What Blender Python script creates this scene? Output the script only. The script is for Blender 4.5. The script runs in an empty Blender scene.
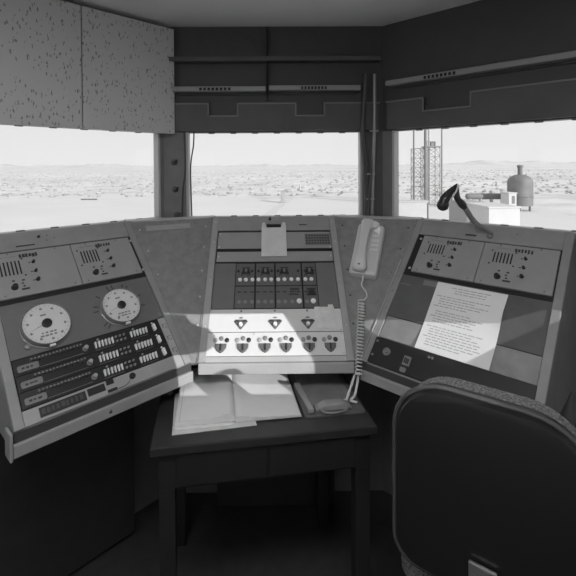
import bpy, math, random
from math import sin, cos, pi, radians, sqrt, atan2
from mathutils import Matrix, Vector
random.seed(7)
SC = bpy.context.scene
COL = SC.collection

# ------------------------------------------------------------------ camera
F, PT, RO, Y0, YA, CX, EZ = 424.8, .0153, .0065, 172.5, -.0076, -.0207, 1.45
fwd = Vector((-sin(YA)*cos(PT), cos(YA)*cos(PT), -sin(PT)))
rgt = Vector((cos(YA), sin(YA), 0)); upv = rgt.cross(fwd)
R2 = rgt*cos(RO) - upv*sin(RO); U2 = upv*cos(RO) + rgt*sin(RO)
EYE = Vector((CX, 0, EZ))
cam = bpy.data.cameras.new('camera'); co = bpy.data.objects.new('camera', cam); COL.objects.link(co)
m3 = Matrix((R2, U2, -fwd)).transposed()
co.matrix_world = Matrix.Translation(EYE) @ m3.to_4x4()
cam.sensor_width = 36; cam.lens = F/576*36
cam.shift_x = (288-272)/576; cam.shift_y = (Y0-288)/576
cam.clip_start = .02; cam.clip_end = 20000
SC.camera = co

def ray(x, y): return fwd + R2*((x-272)/F) - U2*((y-Y0)/F)
def at(x, y, Y):                                   # the point of the place at depth Y seen there
    d = ray(x, y); return EYE + d*((Y-EYE.y)/d.y)
def atz(x, y, Z):
    d = ray(x, y); return EYE + d*((Z-EYE.z)/d.z)

# ------------------------------------------------------------------ materials (all neutral greys)
def mat(name, v, rough=.6, metal=0, mottle=0.0, mscale=18, bump=0.0, bscale=60, spec=.5, emis=0):
    m = bpy.data.materials.new(name); m.use_nodes = True
    nt = m.node_tree; b = nt.nodes['Principled BSDF']
    b.inputs['Base Color'].default_value = (v, v, v, 1)
    b.inputs['Roughness'].default_value = rough; b.inputs['Metallic'].default_value = metal
    b.inputs['Specular IOR Level'].default_value = spec
    tc = nt.nodes.new('ShaderNodeTexCoord')
    if mottle:
        n = nt.nodes.new('ShaderNodeTexNoise'); n.inputs['Scale'].default_value = mscale
        n.inputs['Detail'].default_value = 6; n.inputs['Roughness'].default_value = .6
        r = nt.nodes.new('ShaderNodeMapRange'); r.inputs['From Min'].default_value = .3; r.inputs['From Max'].default_value = .7
        r.inputs['To Min'].default_value = v*(1-mottle); r.inputs['To Max'].default_value = v*(1+mottle)
        nt.links.new(tc.outputs['Object'], n.inputs['Vector']); nt.links.new(n.outputs['Fac'], r.inputs['Value'])
        nt.links.new(r.outputs['Result'], b.inputs['Base Color'])
    if bump:
        n2 = nt.nodes.new('ShaderNodeTexNoise'); n2.inputs['Scale'].default_value = bscale; n2.inputs['Detail'].default_value = 4
        bp = nt.nodes.new('ShaderNodeBump'); bp.inputs['Strength'].default_value = bump; bp.inputs['Distance'].default_value = .01
        nt.links.new(tc.outputs['Object'], n2.inputs['Vector']); nt.links.new(n2.outputs['Fac'], bp.inputs['Height'])
        nt.links.new(bp.outputs['Normal'], b.inputs['Normal'])
    if emis:
        b.inputs['Emission Color'].default_value = (1, 1, 1, 1); b.inputs['Emission Strength'].default_value = emis
    return m

M = dict(
    frame=mat('console_paint', .27, .5, mottle=.10), rail=mat('rail_paint', .33, .45, mottle=.06),
    fascia=mat('fascia_paint', .40, .4, mottle=.06), band=mat('band_grey', .06, .5),
    filler=mat('filler_paint', .215, .55, mottle=.16, mscale=30),
    panel=mat('instrument_panel', .30, .45, mottle=.05), plate=mat('dial_plate', .145, .5, mottle=.07),
    dark=mat('module_face', .115, .45, mottle=.08), blank=mat('module_blank', .15, .5, mottle=.05),
    white=mat('ivory_panel', .62, .45, mottle=.03), black=mat('black_enamel', .02, .4), ink=mat('black_marking', .035, .6),
    gap=mat('shadow_gap', .012, .8), button=mat('white_button', .85, .35), steel=mat('steel', .5, .35, metal=.8),
    screw=mat('screw_head', .55, .35, metal=.5), greyknob=mat('grey_knob', .2, .4), midknob=mat('mid_grey_cap', .32, .45),
    dialface=mat('dial_face', .63, .5, mottle=.06), bezel=mat('dial_bezel', .32, .25, metal=.6),
    lowsheet=mat('worn_cover_sheet', .25, .5, mottle=.22, mscale=14), sheet=mat('cover_sheet', .105, .45, mottle=.1),
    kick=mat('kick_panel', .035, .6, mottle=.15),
    paper=mat('paper', .77, .7, mottle=.02), paperold=mat('old_paper', .63, .7, mottle=.08), note=mat('note_paper', .64, .7, mottle=.12, mscale=40),
    print=mat('typed_print', .30, .8), faint=mat('faint_print', .40, .8), tape=mat('adhesive_tape', .33, .35, mottle=.08),
    phone=mat('phone_plastic', .56, .35), phonelt=mat('phone_light', .72, .35), chrome=mat('chrome', .75, .15, metal=1),
    cord=mat('phone_cord', .62, .4), wire=mat('black_wire', .05, .5),
    postdark=mat('shaded_post_paint', .085, .6, mottle=.12, mscale=12), post=mat('wall_paint', .17, .6, mottle=.12, mscale=12), wallw=mat('rear_wall_paint', .55, .7),  # darker copy of the wall paint puts the right pier's shade into the colour
    head=mat('header_paint', .075, .6, mottle=.15, mscale=9), headb=mat('header_back', .05, .6, mottle=.1), hedge=mat('header_edge', .16, .5), bar=mat('vent_rail_paint', .24, .45),
    jamb=mat('window_frame_paint', .42, .45), sill=mat('sill_paint', .40, .5, mottle=.1), clip=mat('window_clip', .20, .5),
    conduit=mat('conduit', .28, .4, metal=.3), ceil=mat('ceiling_board', .72, .8), floor=mat('floor_tile', .06, .5, mottle=.2),
    desk=mat('desk_dark', .02, .45, mottle=.2, mscale=8), desktop=mat('desk_top', .032, .4, mottle=.25, mscale=9), deskedge=mat('desk_edge', .045, .5, mottle=.2),
    board=mat('clipboard_hardboard', .13, .5, mottle=.25, mscale=20), pen=mat('wooden_ruler', .34, .5),
    vinyl=mat('chair_vinyl', .016, .32), tweed=mat('chair_tweed', .21, .9, mottle=.75, mscale=190, bump=.6, bscale=300), trim=mat('chair_trim', .09, .2), rubber=mat('rubber', .02, .7),
    lamp=mat('lamp_enamel', .03, .35), lampin=mat('lamp_rim', .75, .4), neck=mat('gooseneck', .2, .4), blocker=mat('blocker_grey', .25, .5), cap=mat('blocker_matte', .3, .9),  # last two greys coat the added sun blockers
    glow=mat('fill_diffuser', .9, .5, emis=12.5), louver=mat('louver', .06, .5),  # glow belongs to the added ceiling fill light
    mtn=mat('hazed_hill', .60, .95, mottle=.10, mscale=.002), conc=mat('pale_concrete', .50, .9, mottle=.06, mscale=.5), cream=mat('white_metal_siding', .58, .8, mottle=.03, mscale=.4),  # hill grey lightened so the colour stands in for haze
    tank=mat('grey_tank', .17, .6, mottle=.15, mscale=.6), pipe=mat('grey_pipe_tank', .20, .6, mottle=.1, mscale=.6), lat=mat('lattice_steel', .24, .6), pole=mat('pole_steel', .16, .6), shed=mat('shed_grey', .36, .8),
    bush=mat('scrub', .45, 1.0), door=mat('steel_door', .2, .7), track=mat('graded_track', .60, .95),
)
# acoustic tile: pale board with dark fissures of its own
def tile_mat():
    m = mat('acoustic_tile', .50, .9); nt = m.node_tree; b = nt.nodes['Principled BSDF']
    tc = nt.nodes.new('ShaderNodeTexCoord'); mp = nt.nodes.new('ShaderNodeMapping'); mp.inputs['Scale'].default_value = (90, 90, 38); mp.inputs['Rotation'].default_value = (0, .8, 0)
    v = nt.nodes.new('ShaderNodeTexVoronoi'); v.inputs['Scale'].default_value = 1; v.inputs['Randomness'].default_value = 1
    n = nt.nodes.new('ShaderNodeTexNoise'); n.inputs['Scale'].default_value = 1.6; n.inputs['Detail'].default_value = 2
    mx = nt.nodes.new('ShaderNodeVectorMath'); mx.operation = 'MULTIPLY_ADD'; mx.inputs[1].default_value = (1.1, 1.1, 1.1)
    r = nt.nodes.new('ShaderNodeMapRange'); r.inputs['From Min'].default_value = .13; r.inputs['From Max'].default_value = .30
    r.inputs['To Min'].default_value = .17; r.inputs['To Max'].default_value = .50
    L = nt.links.new
    L(tc.outputs['Object'], mp.inputs['Vector']); L(mp.outputs['Vector'], n.inputs['Vector'])
    L(n.outputs['Color'], mx.inputs[0]); L(mp.outputs['Vector'], mx.inputs[2]); L(mx.outputs['Vector'], v.inputs['Vector'])
    L(v.outputs['Distance'], r.inputs['Value']); L(r.outputs['Result'], b.inputs['Base Color'])
    return m
M['tile'] = tile_mat()
def glass_mat():
    m = bpy.data.materials.new('window_glass'); m.use_nodes = True; nt = m.node_tree
    for n in list(nt.nodes):
        if n.type == 'BSDF_PRINCIPLED': nt.nodes.remove(n)
    o = nt.nodes['Material Output']; t = nt.nodes.new('ShaderNodeBsdfTransparent'); g = nt.nodes.new('ShaderNodeBsdfGlossy'); g.inputs['Roughness'].default_value = .02
    t.inputs['Color'].default_value = (.99, .99, .99, 1)
    x = nt.nodes.new('ShaderNodeMixShader'); x.inputs[0].default_value = .02
    nt.links.new(t.outputs[0], x.inputs[1]); nt.links.new(g.outputs[0], x.inputs[2]); nt.links.new(x.outputs[0], o.inputs['Surface'])
    return m
M['glass'] = glass_mat()
def desert_mat():
    m = mat('desert_sand', .58, .95); nt = m.node_tree; b = nt.nodes['Principled BSDF']
    tc = nt.nodes.new('ShaderNodeTexCoord')
    n = nt.nodes.new('ShaderNodeTexNoise'); n.inputs['Scale'].default_value = .085; n.inputs['Detail'].default_value = 8; n.inputs['Roughness'].default_value = .75
    n2 = nt.nodes.new('ShaderNodeTexNoise'); n2.inputs['Scale'].default_value = .006; n2.inputs['Detail'].default_value = 3
    r = nt.nodes.new('ShaderNodeMapRange'); r.inputs['From Min'].default_value = .42; r.inputs['From Max'].default_value = .62; r.inputs['To Min'].default_value = .72; r.inputs['To Max'].default_value = .53
    r2 = nt.nodes.new('ShaderNodeMapRange'); r2.inputs['From Min'].default_value = .35; r2.inputs['From Max'].default_value = .65; r2.inputs['To Min'].default_value = .9; r2.inputs['To Max'].default_value = 1.08
    mu = nt.nodes.new('ShaderNodeMath'); mu.operation = 'MULTIPLY'
    L = nt.links.new
    L(tc.outputs['Object'], n.inputs['Vector']); L(tc.outputs['Object'], n2.inputs['Vector'])
    L(n.outputs['Fac'], r.inputs['Value']); L(n2.outputs['Fac'], r2.inputs['Value']); L(r.outputs['Result'], mu.inputs[0]); L(r2.outputs['Result'], mu.inputs[1])
    L(mu.outputs[0], b.inputs['Base Color'])
    return m
M['desert'] = desert_mat(); M['bare'] = mat('graded_pad', .66, .95, mottle=.05, mscale=.05)

# ------------------------------------------------------------------ mesh builder
class MB:
    def __init__(s, T=None): s.v = []; s.f = []; s.T = T
    def add(s, vs, fs):
        k = len(s.v)
        for p in vs:
            p = Vector(p); s.v.append(s.T @ p if s.T is not None else p)
        s.f += [[i+k for i in f] for f in fs]; return s
    def box(s, x0, x1, y0, y1, z0, z1):
        return s.add([(x0,y0,z0),(x1,y0,z0),(x1,y1,z0),(x0,y1,z0),(x0,y0,z1),(x1,y0,z1),(x1,y1,z1),(x0,y1,z1)],
                     [(0,3,2,1),(4,5,6,7),(0,1,5,4),(1,2,6,5),(2,3,7,6),(3,0,4,7)])
    def prism(s, poly, a, b, axis='z'):
        n = len(poly)
        def P(p, h): return {'z': (p[0], p[1], h), 'x': (h, p[0], p[1]), 'y': (p[0], h, p[1])}[axis]
        vs = [P(p, a) for p in poly] + [P(p, b) for p in poly]
        return s.add(vs, [list(range(n))[::-1], list(range(n, 2*n))] + [(i, (i+1) % n, n+(i+1) % n, n+i) for i in range(n)])
    def rbox(s, x0, x1, y0, y1, z0, z1, r, k=4):
        pl = []
        for cx, cy, a0 in ((x1-r, y1-r, 0), (x0+r, y1-r, 90), (x0+r, y0+r, 180), (x1-r, y0+r, 270)):
            for i in range(k+1): a = radians(a0+90*i/k); pl.append((cx+r*cos(a), cy+r*sin(a)))
        return s.prism(pl, z0, z1)
    def lathe(s, prof, c=(0, 0, 0), n=24):         # profile (r, z) around z
        vs = []; fs = []
        for r, z in prof:
            for i in range(n): a = 2*pi*i/n; vs.append((c[0]+r*cos(a), c[1]+r*sin(a), c[2]+z))
        for j in range(len(prof)-1):
            for i in range(n): fs.append((j*n+i, j*n+(i+1) % n, (j+1)*n+(i+1) % n, (j+1)*n+i))
        fs.append(list(range(n))[::-1]); fs.append([(len(prof)-1)*n+i for i in range(n)])
        return s.add(vs, fs)
    def cyl(s, c, r, z0, z1, n=16): return s.lathe([(r, z0), (r, z1)], c, n)
    def tube(s, pts, rad, n=8):
        pts = [Vector(p) for p in pts]; rs = rad if isinstance(rad, (list, tuple)) else [rad]*len(pts)
        vs = []; fs = []; prev = None
        for i, p in enumerate(pts):
            t = (pts[min(i+1, len(pts)-1)] - pts[max(i-1, 0)]).normalized()
            if prev is None:
                a = Vector((0, 0, 1)) if abs(t.z) < .9 else Vector((1, 0, 0)); x = t.cross(a).normalized()
            else: x = (prev - t*prev.dot(t)).normalized()
            prev = x; y = t.cross(x)
            for k in range(n): q = 2*pi*k/n; vs.append(p + (x*cos(q)+y*sin(q))*rs[i])
        for i in range(len(pts)-1):
            for k in range(n): fs.append((i*n+k, i*n+(k+1) % n, (i+1)*n+(k+1) % n, (i+1)*n+k))
        fs.append(list(range(n))[::-1]); fs.append([(len(pts)-1)*n+k for k in range(n)])
        return s.add(vs, fs)
    def build(s, name, m, parent=None, bevel=0, smooth=False, sub=0):
        me = bpy.data.meshes.new(name); me.from_pydata([tuple(v) for v in s.v], [], s.f); me.update()
        import bmesh
        b = bmesh.new(); b.from_mesh(me); bmesh.ops.recalc_face_normals(b, faces=b.faces); b.to_mesh(me); b.free()
        me.materials.append(M[m] if isinstance(m, str) else m)
        o = bpy.data.objects.new(name, me); COL.objects.link(o)
        if parent is not None: o.parent = parent
        if bevel:
            d = o.modifiers.new('bevel', 'BEVEL'); d.width = bevel; d.segments = 2; d.limit_method = 'ANGLE'; d.angle_limit = radians(40)
        if sub:
            d = o.modifiers.new('sub', 'SUBSURF'); d.levels = sub; d.render_levels = sub
        if smooth:
            me.shade_smooth()
            if not sub: me.set_sharp_from_angle(angle=radians(38))
        return o

def tag(o, label=None, cat=None, group=None, kind=None):
    if label: o['label'] = label
    if cat: o['category'] = cat
    if group: o['group'] = group
    if kind: o['kind'] = kind
    return o
def thing(name, label, cat, loc=(0, 0, 0), rot=0, group=None, mw=None):
    o = bpy.data.objects.new(name, None); COL.objects.link(o); o.empty_display_size = .05
    if mw is not None: o.matrix_world = mw
    else: o.location = loc; o.rotation_euler = (0, 0, rot)
    return tag(o, label, cat, group)
def struct(name, label=None, loc=(0, 0, 0), rot=0):
    o = thing(name, None, None, loc, rot); o['kind'] = 'structure'
    if label: o['label'] = label
    return o
def smoothpath(pts, k=8):
    P = [Vector(p) for p in pts]; out = []
    for i in range(len(P)-1):
        a, b, c, d = P[max(i-1, 0)], P[i], P[i+1], P[min(i+2, len(P)-1)]
        for j in range(k):
            t = j/k; out.append(.5*((2*b)+(c-a)*t+(2*a-5*b+4*c-d)*t*t+(3*b-a-3*c+d)*t**3))
    out.append(P[-1]); return out

# ------------------------------------------------------------------ the cab: octagon
RC = Vector((0, .707, 0)); AP = 1.162; HW = AP*math.tan(pi/8); TH = .04; CEIL = 2.06
ZB, ZT = 1.225, 1.60
sides = ['front', 'front_left', 'left', 'rear_left', 'rear', 'rear_right', 'right', 'front_right']
opening = {'front': (-.383, .392, ZB, ZT), 'front_left': (-.42, .463, ZB, ZT), 'front_right': (-.434, .42, ZB, ZT), 'left': (-.42, .42, ZB, ZT),
           'rear_left': (-.42, .42, ZB, ZT), 'rear': (-.2, .2, .9, .95), 'rear_right': (-.444, -.04, ZB, 1.76), 'right': (-.06, .315, 1.228, 1.42)}
WT = {}
for k, sd in enumerate(sides):
    T = Matrix.Translation(RC) @ Matrix.Rotation(k*pi/4, 4, 'Z') @ Matrix.Translation((0, AP, 0)); WT[sd] = T
    u0, u1, z0, z1 = opening[sd]
    o = struct('wall_'+sd); o.matrix_world = T
    mm = 'post' if 'front' in sd else 'wallw'
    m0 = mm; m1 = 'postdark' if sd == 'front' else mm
    e = TH*math.tan(pi/8)
    full = [(-HW, 0), (HW, 0), (HW+e, TH), (-HW-e, TH)]
    MB().prism(full, 0, z0).build('lower_wall', mm, o)
    MB().prism(full, z1, CEIL).build('upper_wall', 'headb' if 'front' in sd else 'wallw', o)
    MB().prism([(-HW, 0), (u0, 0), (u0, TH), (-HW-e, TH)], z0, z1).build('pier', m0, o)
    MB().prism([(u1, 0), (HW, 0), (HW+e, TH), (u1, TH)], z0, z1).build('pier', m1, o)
    w = struct('window_%d' % (k+1)); w.matrix_world = T
    t = .011; f = MB()
    f.box(u0, u0+t, -.004, TH-.004, z0, z1); f.box(u1-t, u1, -.004, TH-.004, z0, z1)
    f.box(u0, u1, .012, TH, z0, z0+.003); f.box(u0, u1, .012, TH, z1-.003, z1)
    f.build('window_frame', 'jamb', w, bevel=.002)
    MB().box(u0+t, u1-t, .028, .032, z0+.003, z1-.003).build('pane', 'glass', w)
    if 'front' in sd:
        MB().box(u0-.07, u1+.07, -.055, .03, z0-.014, z0).build('sill', 'sill', w, bevel=.003)
        n = 7
        for i in range(n):
            u = u0+.05+(u1-u0-.1)*(i+.5)/n+.012
            for zz, s in ((z0, 1), (z1, -1)):
                c = MB(); pl = [(u-.017, zz-s*.002), (u+.017, zz-s*.002), (u+.012, zz+s*.007), (u-.012, zz+s*.007)]
                c.prism(pl, .008, .020, 'y'); c.build('clip', 'clip', w, bevel=.001)
pts8 = [(RC.x+AP/cos(pi/8)*1.07*sin(pi/8+i*pi/4), RC.y+AP/cos(pi/8)*1.07*cos(pi/8+i*pi/4)) for i in range(8)]
o = MB().prism(pts8, -.08, 0).build('floor', 'floor'); o['kind'] = 'structure'
o = MB().prism(pts8, CEIL, CEIL+.06).build('ceiling', 'ceil'); o['kind'] = 'structure'

# ------------------------------------------------------------------ headers above the front windows
def header(sd, label, u0, u1, notches, zt=1.722, zn=1.668, n=1, proud=.022):
    T = WT[sd]; o = thing(n, label, 'header panel', mw=T)
    pl = [(u0, ZT+.003)]; pl.append((u1, ZT+.003)); pl.append((u1, zt))
    for a, b in sorted(notches, reverse=True): pl += [(b, zt), (b, zn), (a, zn), (a, zt)]
    pl.append((u0, zt))
    MB().prism(pl, -proud, -.001, 'y').build('face_plate', 'head', o, bevel=.003)
    e = MB()                                          # the folded lip along the stepped top edge
    P = [p for p in pl[2:]]
    for (a, b) in zip(P[:-1], P[1:]):
        x0, x1 = sorted((a[0], b[0])); y0, y1 = sorted((a[1], b[1])); e.box(x0-.003, x1+.003, -proud-.004, -proud+.001, y0-.003, y1+.003)
    e.build('folded_lip', 'hedge', o)
    return o
header('front', 'wide dark header panel with two square notches above the middle window', -.455, .46, [(-.281, -.154), (.098, .222)], n='header_panel')
header('front_right', 'dark header panel with one square notch above the right window', -.45, .46, [(-.285, -.10)], n='header_panel')
def rail(sd, u0, u1, s0, s1, z, label):
    T = WT[sd]; o = thing('vent_rail', label, 'vent rail', mw=T, group='vent rails above the windows')
    MB().box(u0, u1, -.05, -.012, z-.011, z+.011).build('rail', 'bar', o, bevel=.003)
    MB().box(u0+.02, u1-.02, -.012, -.0005, z-.02, z+.02).build('bracket', 'headb', o)
    n = 8
    for i in range(n):
        a = s0+(s1-s0)*i/n; MB().box(a, a+(s1-s0)/n*.62, -.0508, -.0495, z-.007, z+.005).build('slot', 'gap', o)
rail('front', -.43, -.030, -.315, -.175, 1.781, 'left vent rail with a row of slots above the middle window')
rail('front', -.018, .375, .12, .235, 1.784, 'right vent rail with a row of slots above the middle window')
rail('front_right', -.44, .30, -.27, -.14, 1.797, 'slanting vent rail with a row of slots above the right window')
o = MB(WT['front']).box(-.028, -.020, -.03, -.0005, 1.735, 2.05).build('divider_strip', 'gap'); tag(o, 'narrow dark vertical strip between the two vent rails above the middle window', 'strip')
o = MB(WT['front']).box(-.455, .46, -.05, -.0005, 1.90, 1.918).build('trim_1', 'head'); o['kind'] = 'structure'

# acoustic tiles on the left, standing off the wall
T = WT['front_left']
for a, b, lab in ((.112, .500, 'speckled acoustic tile over the left window, nearer the window post'), (-.34, .108, 'speckled acoustic tile over the left window, at the far left')):
    o = MB().box(a, b, -.062, -.040, 1.592, 2.04).build('acoustic_tile', 'tile', bevel=.002); o.matrix_world = T; tag(o, lab, 'acoustic tile')

# ------------------------------------------------------------------ consoles
S = radians(45.5); CZ = .802; L = .60; DY = 1.392; W2 = .257
SM = Matrix(((1, 0, 0, 0), (0, cos(S), -sin(S), 0), (0, sin(S), cos(S), CZ), (0, 0, 0, 1)))
def sl(): return MB(SM)
CM = {'C': Matrix.Translation((.0, DY, 0)),
      'L': Matrix.Translation((-.285-.255*cos(pi/4), DY-.255*sin(pi/4), 0)) @ Matrix.Rotation(pi/4, 4, 'Z'),
      'R': Matrix.Translation((.285+.255*cos(pi/4), DY-.255*sin(pi/4), 0)) @ Matrix.Rotation(-pi/4, 4, 'Z')}
def console(key, label, side=True):
    c = thing('control_console', label, 'control console', mw=CM[key])
    ty, tz = L*cos(S), CZ+L*sin(S)
    d = .055 if side else .036
    MB().prism([(0, CZ), (ty, tz), (ty+.045, tz), (ty+.045, .62), (.37, .62), (.37, CZ-d+.004), (.012, CZ-d+.002), (0, CZ-d)], -W2, W2, 'x').build('cabinet', 'frame', c)
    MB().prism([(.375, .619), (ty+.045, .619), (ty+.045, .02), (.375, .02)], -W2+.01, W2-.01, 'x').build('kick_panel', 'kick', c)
    if side:
        MB().box(-W2, W2, -.004, .002, CZ-.024, CZ-.001).build('dark_band', 'band', c)  # darker strip along the front, below the crease
        MB().box(-W2-.004, W2+.004, -.012, .002, CZ-.058, CZ-.0245).build('fascia', 'rail', c, bevel=.003)
    else:
        MB().box(-W2, W2, -.006, .002, CZ-.037, CZ-.001).build('fascia', 'fascia', c, bevel=.003)
    sl().box(-.232, .232, .004, .528, .0005, .0025).build('rack_recess', 'gap', c)
    sl().box(-W2, -.233, .0, L, .0, .009).build('side_rail', 'rail' if key == 'C' else 'frame', c, bevel=.002)
    sl().box(.233, W2, .0, L, .0, .009).build('side_rail', 'rail' if key == 'C' else 'frame', c, bevel=.002)
    sl().box(-.2329, .2329, .528, L, .0, .008).build('top_rail', 'frame', c, bevel=.002)
    return c
def plate(par, name, u0, u1, v0, v1, w, m, bev=.0015): return sl().box(u0, u1, v0, v1, .002, w).build(name, m, par, bevel=bev)
def screws(par, pts, w, r=.0035, m='screw'):
    for u, v in pts: sl().lathe([(r, 0), (r, .001), (r*.6, .002)], (u, v, w), 10).build('screw', m, par, smooth=True)
def knob(par, u, v, w, r, h, m='black', name='knob'):
    return sl().lathe([(r*1.15, 0), (r*1.1, h*.25), (r*.9, h*.35), (r*.82, h), (r*.5, h*1.05)], (u, v, w), 16).build(name, m, par, smooth=True)
def mark(par, rects, w, name='engraving', m='ink'):
    b = sl()
    for u0, u1, v0, v1 in rects: b.box(u0, u1, v0, v1, w, w+.0006)
    return b.build(name, m, par)
def scribble(u0, u1, v0, v1, n):                    # unreadable engraving: a few blocks of different width
    out = []; x = u0; rnd = random.Random(int((u0+v0)*1e5))
    for i in range(n):
        wdt = (u1-u0)/n; out.append((x, x+wdt*(.55+.35*rnd.random()), v0+(v1-v0)*.2*rnd.random(), v1-(v1-v0)*.2*rnd.random())); x += wdt
    return out

# ---- centre console
C = console('C', 'middle sloping control console of panels and buttons under the front window', False)
p = plate(C, 'blank_panel', -.229, .231, .441, .520, .006, 'panel')
sl().box(.124, .228, .455, .509, .006, .008).build('louver_frame', 'greyknob', p)
b = sl()
for i in range(9):
    for j in range(4): b.box(.128+i*.0110, .1365+i*.0110, .459+j*.0122, .4675+j*.0122, .008, .0087)
b.build('louver_grid', 'louver', p)
screws(p, [(-.221, .449), (-.221, .512), (.2355-.012, .447)], .006)
p = plate(C, 'narrow_panel', -.228, .230, .381, .426, .006, 'panel'); screws(p, [(-.22, .404), (.222, .404)], .006)
plate(C, 'module_blank', -.231, -.151, .186, .374, .004, 'blank'); plate(C, 'module_blank', .159, .231, .186, .374, .004, 'blank')
sl().box(-.150, .158, .186, .374, .002, .0028).build('module_bay', 'gap', C)
cols = [(-.148, -.0775), (-.0715, -.0025), (.0035, .0995), (.1055, .156)]
btn = [[-.132, -.110, -.085], [-.062, -.037, -.014], [.0125, .036, .062, .087], [.115, .138]]
for ci, (a, bb) in enumerate(cols):
    p = plate(C, 'module_panel', a, bb, .278, .372, .005, 'dark', .001)
    for u in btn[ci]: sl().lathe([(.0074, 0), (.0074, .004), (.0062, .006), (.003, .0068)], (u, .301, .005), 16).build('push_button', 'button', p, smooth=True)
    cu = {0: -.110, 1: -.036, 2: .036, 3: .132}[ci]
    g = sl().prism([(cu-.018, .325), (cu+.018, .325), (cu+.011, .348), (cu-.011, .348)], .005, .010).build('switch_guard', 'black', p, bevel=.001)
    sl().box(cu-.004, cu+.004, .330, .343, .010, .017).build('switch_lever', 'greyknob', g, bevel=.001)
    for rc in ((cu-.016, cu+.016, .351, .355), (cu-.02, cu-.009, .319, .3225), (cu+.004, cu+.018, .319, .3225)): mark(p, [rc], .005)
    knob(p, a+.009, .338, .005, .0042, .006); knob(p, bb-.010, .338, .005, .0042, .006)
    p = plate(C, 'module_panel', a, bb, .188, .274, .005, 'dark', .001)
    for u in btn[ci]:
        sl().lathe([(.0075, 0), (.0075, .0012), (.004, .0018)], (u, .212, .005), 14).build('blank_button', 'button' if (ci, u) in ((2, .087), (3, .138)) else 'greyknob', p, smooth=True) if (ci, u) not in ((2, .087), (3, .138)) else \
            sl().lathe([(.0095, 0), (.0095, .004), (.007, .0065)], (u, .213, .005), 16).build('push_button', 'button', p, smooth=True)
        mark(p, [(u-.008, u+.006, .249, .2535)], .005, m='ink')
    if ci > 1:
        cu = .072 if ci == 2 else .134
        mark(p, [(cu-.017, cu+.017, .258, .266), (cu-.02, cu+.014, .238, .2435)] + scribble(cu-.018, cu+.018, .247, .256, 4), .005)
        if ci == 3: sl().prism([(cu-.015, .236), (cu+.018, .236), (cu+.010, .258), (cu-.008, .258)], .005, .009).build('switch_guard', 'black', p, bevel=.001)
# ivory panels
p = plate(C, 'ivory_panel', -.238, .2335, .1005, .183, .007, 'white')
for u in (-.122, -.002, .113):
    d = sl().prism([(u-.025, .1375), (u-.018, .1435), (u+.018, .1435), (u+.025, .1375), (u+.002, .1090), (u-.002, .1090)], .007, .0105).build('selector_plate', 'dark', p, bevel=.001)
    mark(d, [(u-.020, u-.006, .1345, .1415)], .0105, 'index_mark'); mark(d, [(u+.006, u+.020, .1345, .1415)], .0105, 'index_mark')
    sl().lathe([(.0068, 0), (.0068, .008), (.005, .011), (.002, .0115)], (u, .124, .0105), 16).build('push_button', 'button', d, smooth=True)
    sl().prism([(u-.009, .150), (u, .1545), (u+.009, .150), (u, .1475)], .007, .0095).build('pilot_lamp', 'greyknob', p, bevel=.0006)
    screws(p, [(u, .176)], .007, .0038, 'greyknob')
screws(p, [(-.230, .106), (-.230, .177), (.226, .107)], .007)
p = plate(C, 'ivory_panel', -.2405, .2335, .019, .0985, .007, 'white')
for u in (-.186, -.112, -.037, .034, .112, .183):
    for du, dv in ((-.0195, .0), (0, .006), (.0195, 0)): sl().lathe([(.0078, 0), (.0078, .003), (.006, .0045), (.001, .005)], (u+du, .0715+dv, .007), 14).build('pilot_lamp', 'midknob' if du < 0 else ('greyknob' if du == 0 else 'black'), p, smooth=True)
    q = sl().prism([(u-.0195, .0585), (u+.0195, .0585), (u+.0185, .045), (u+.010, .0335), (u, .0275), (u-.010, .0335), (u-.0185, .045)], .007, .015).build('rotary_switch', 'dark', p, bevel=.002)
    sl().box(u-.003, u+.003, .034, .057, .015, .019).build('pointer', 'black', q, bevel=.001)
screws(p, [(-.233, .026), (-.233, .092), (.226, .026), (.226, .092), (-.075, .093), (.073, .093)], .007, .003)
plate(C, 'bottom_rail', -.2405, .2335, .0, .0178, .006, 'fascia')
screws(C, [(-.245, .12), (-.245, .3), (-.245, .47), (-.245, .57), (.245, .12), (.245, .3), (.245, .47), (.245, .57), (-.24, .008)], .009, .003)
knob(C, -.017, .584, .008, .005, .008, name='hook'); mark(C, [(.105, .137, .553, .5575)], .008, 'label_strip')

# ---- right and left consoles share their speaker panels
def speaker_panels(c, extra):
    sl().box(-.234, .234, .346, .528, .0024, .005).build('panel_surround', 'black', c)
    for k, (a, e) in enumerate(((-.207, .009), (.011, .229)) if extra == 'R' else ((-.230, .0085), (.0105, .222))):
        p = plate(c, 'speaker_panel', a, e, .3605, .521, .012, 'panel', .0015)
        g = a+.033 if extra == 'R' else (.034 if k else -.209)
        if extra == 'R' and k: g = .048
        for i in range(6): sl().box(g+i*.0104, g+i*.0104+.0042, .437 if extra == 'L' else .447, .487, .012, .0125).build('speaker_slot', 'gap', p)
        v0 = .437 if extra == 'L' else .447
        screws(p, [(g-.008, .492), (g+.064, .492), (g-.008, v0-.006), (g+.064, v0-.006)], .012, .0028, 'black')
        knob(p, g+.027, .394, .012, .0088, .012)
        for dv, r in ((.466, .0045), (.432, .0045), (.400, .0058)): 
            knob(p, g+.094, dv+.008, .012, r, .009)
            mark(p, [(g+.080, g+.0865, dv+.006, dv+.009)], .012)
        mark(p, scribble(g+.058, g+.114, .494, .510, 6), .012)
        mark(p, scribble(g+.003, g+.05, .503, .506, 6), .012, m='greyknob')
        mark(p, [(g+.024, g+.031, .414, .419), (g+.050, g+.058, .412, .417), (g+.047, g+.054, .402, .406), (g+.044, g+.066, .380, .386), (g+.050, g+.056, .391, .396)], .012)
        screws(p, [(a+.02, .370), (e-.02, .370), (a+.05, .516), (e-.05, .516)], .012, .003, 'greyknob')
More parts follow.
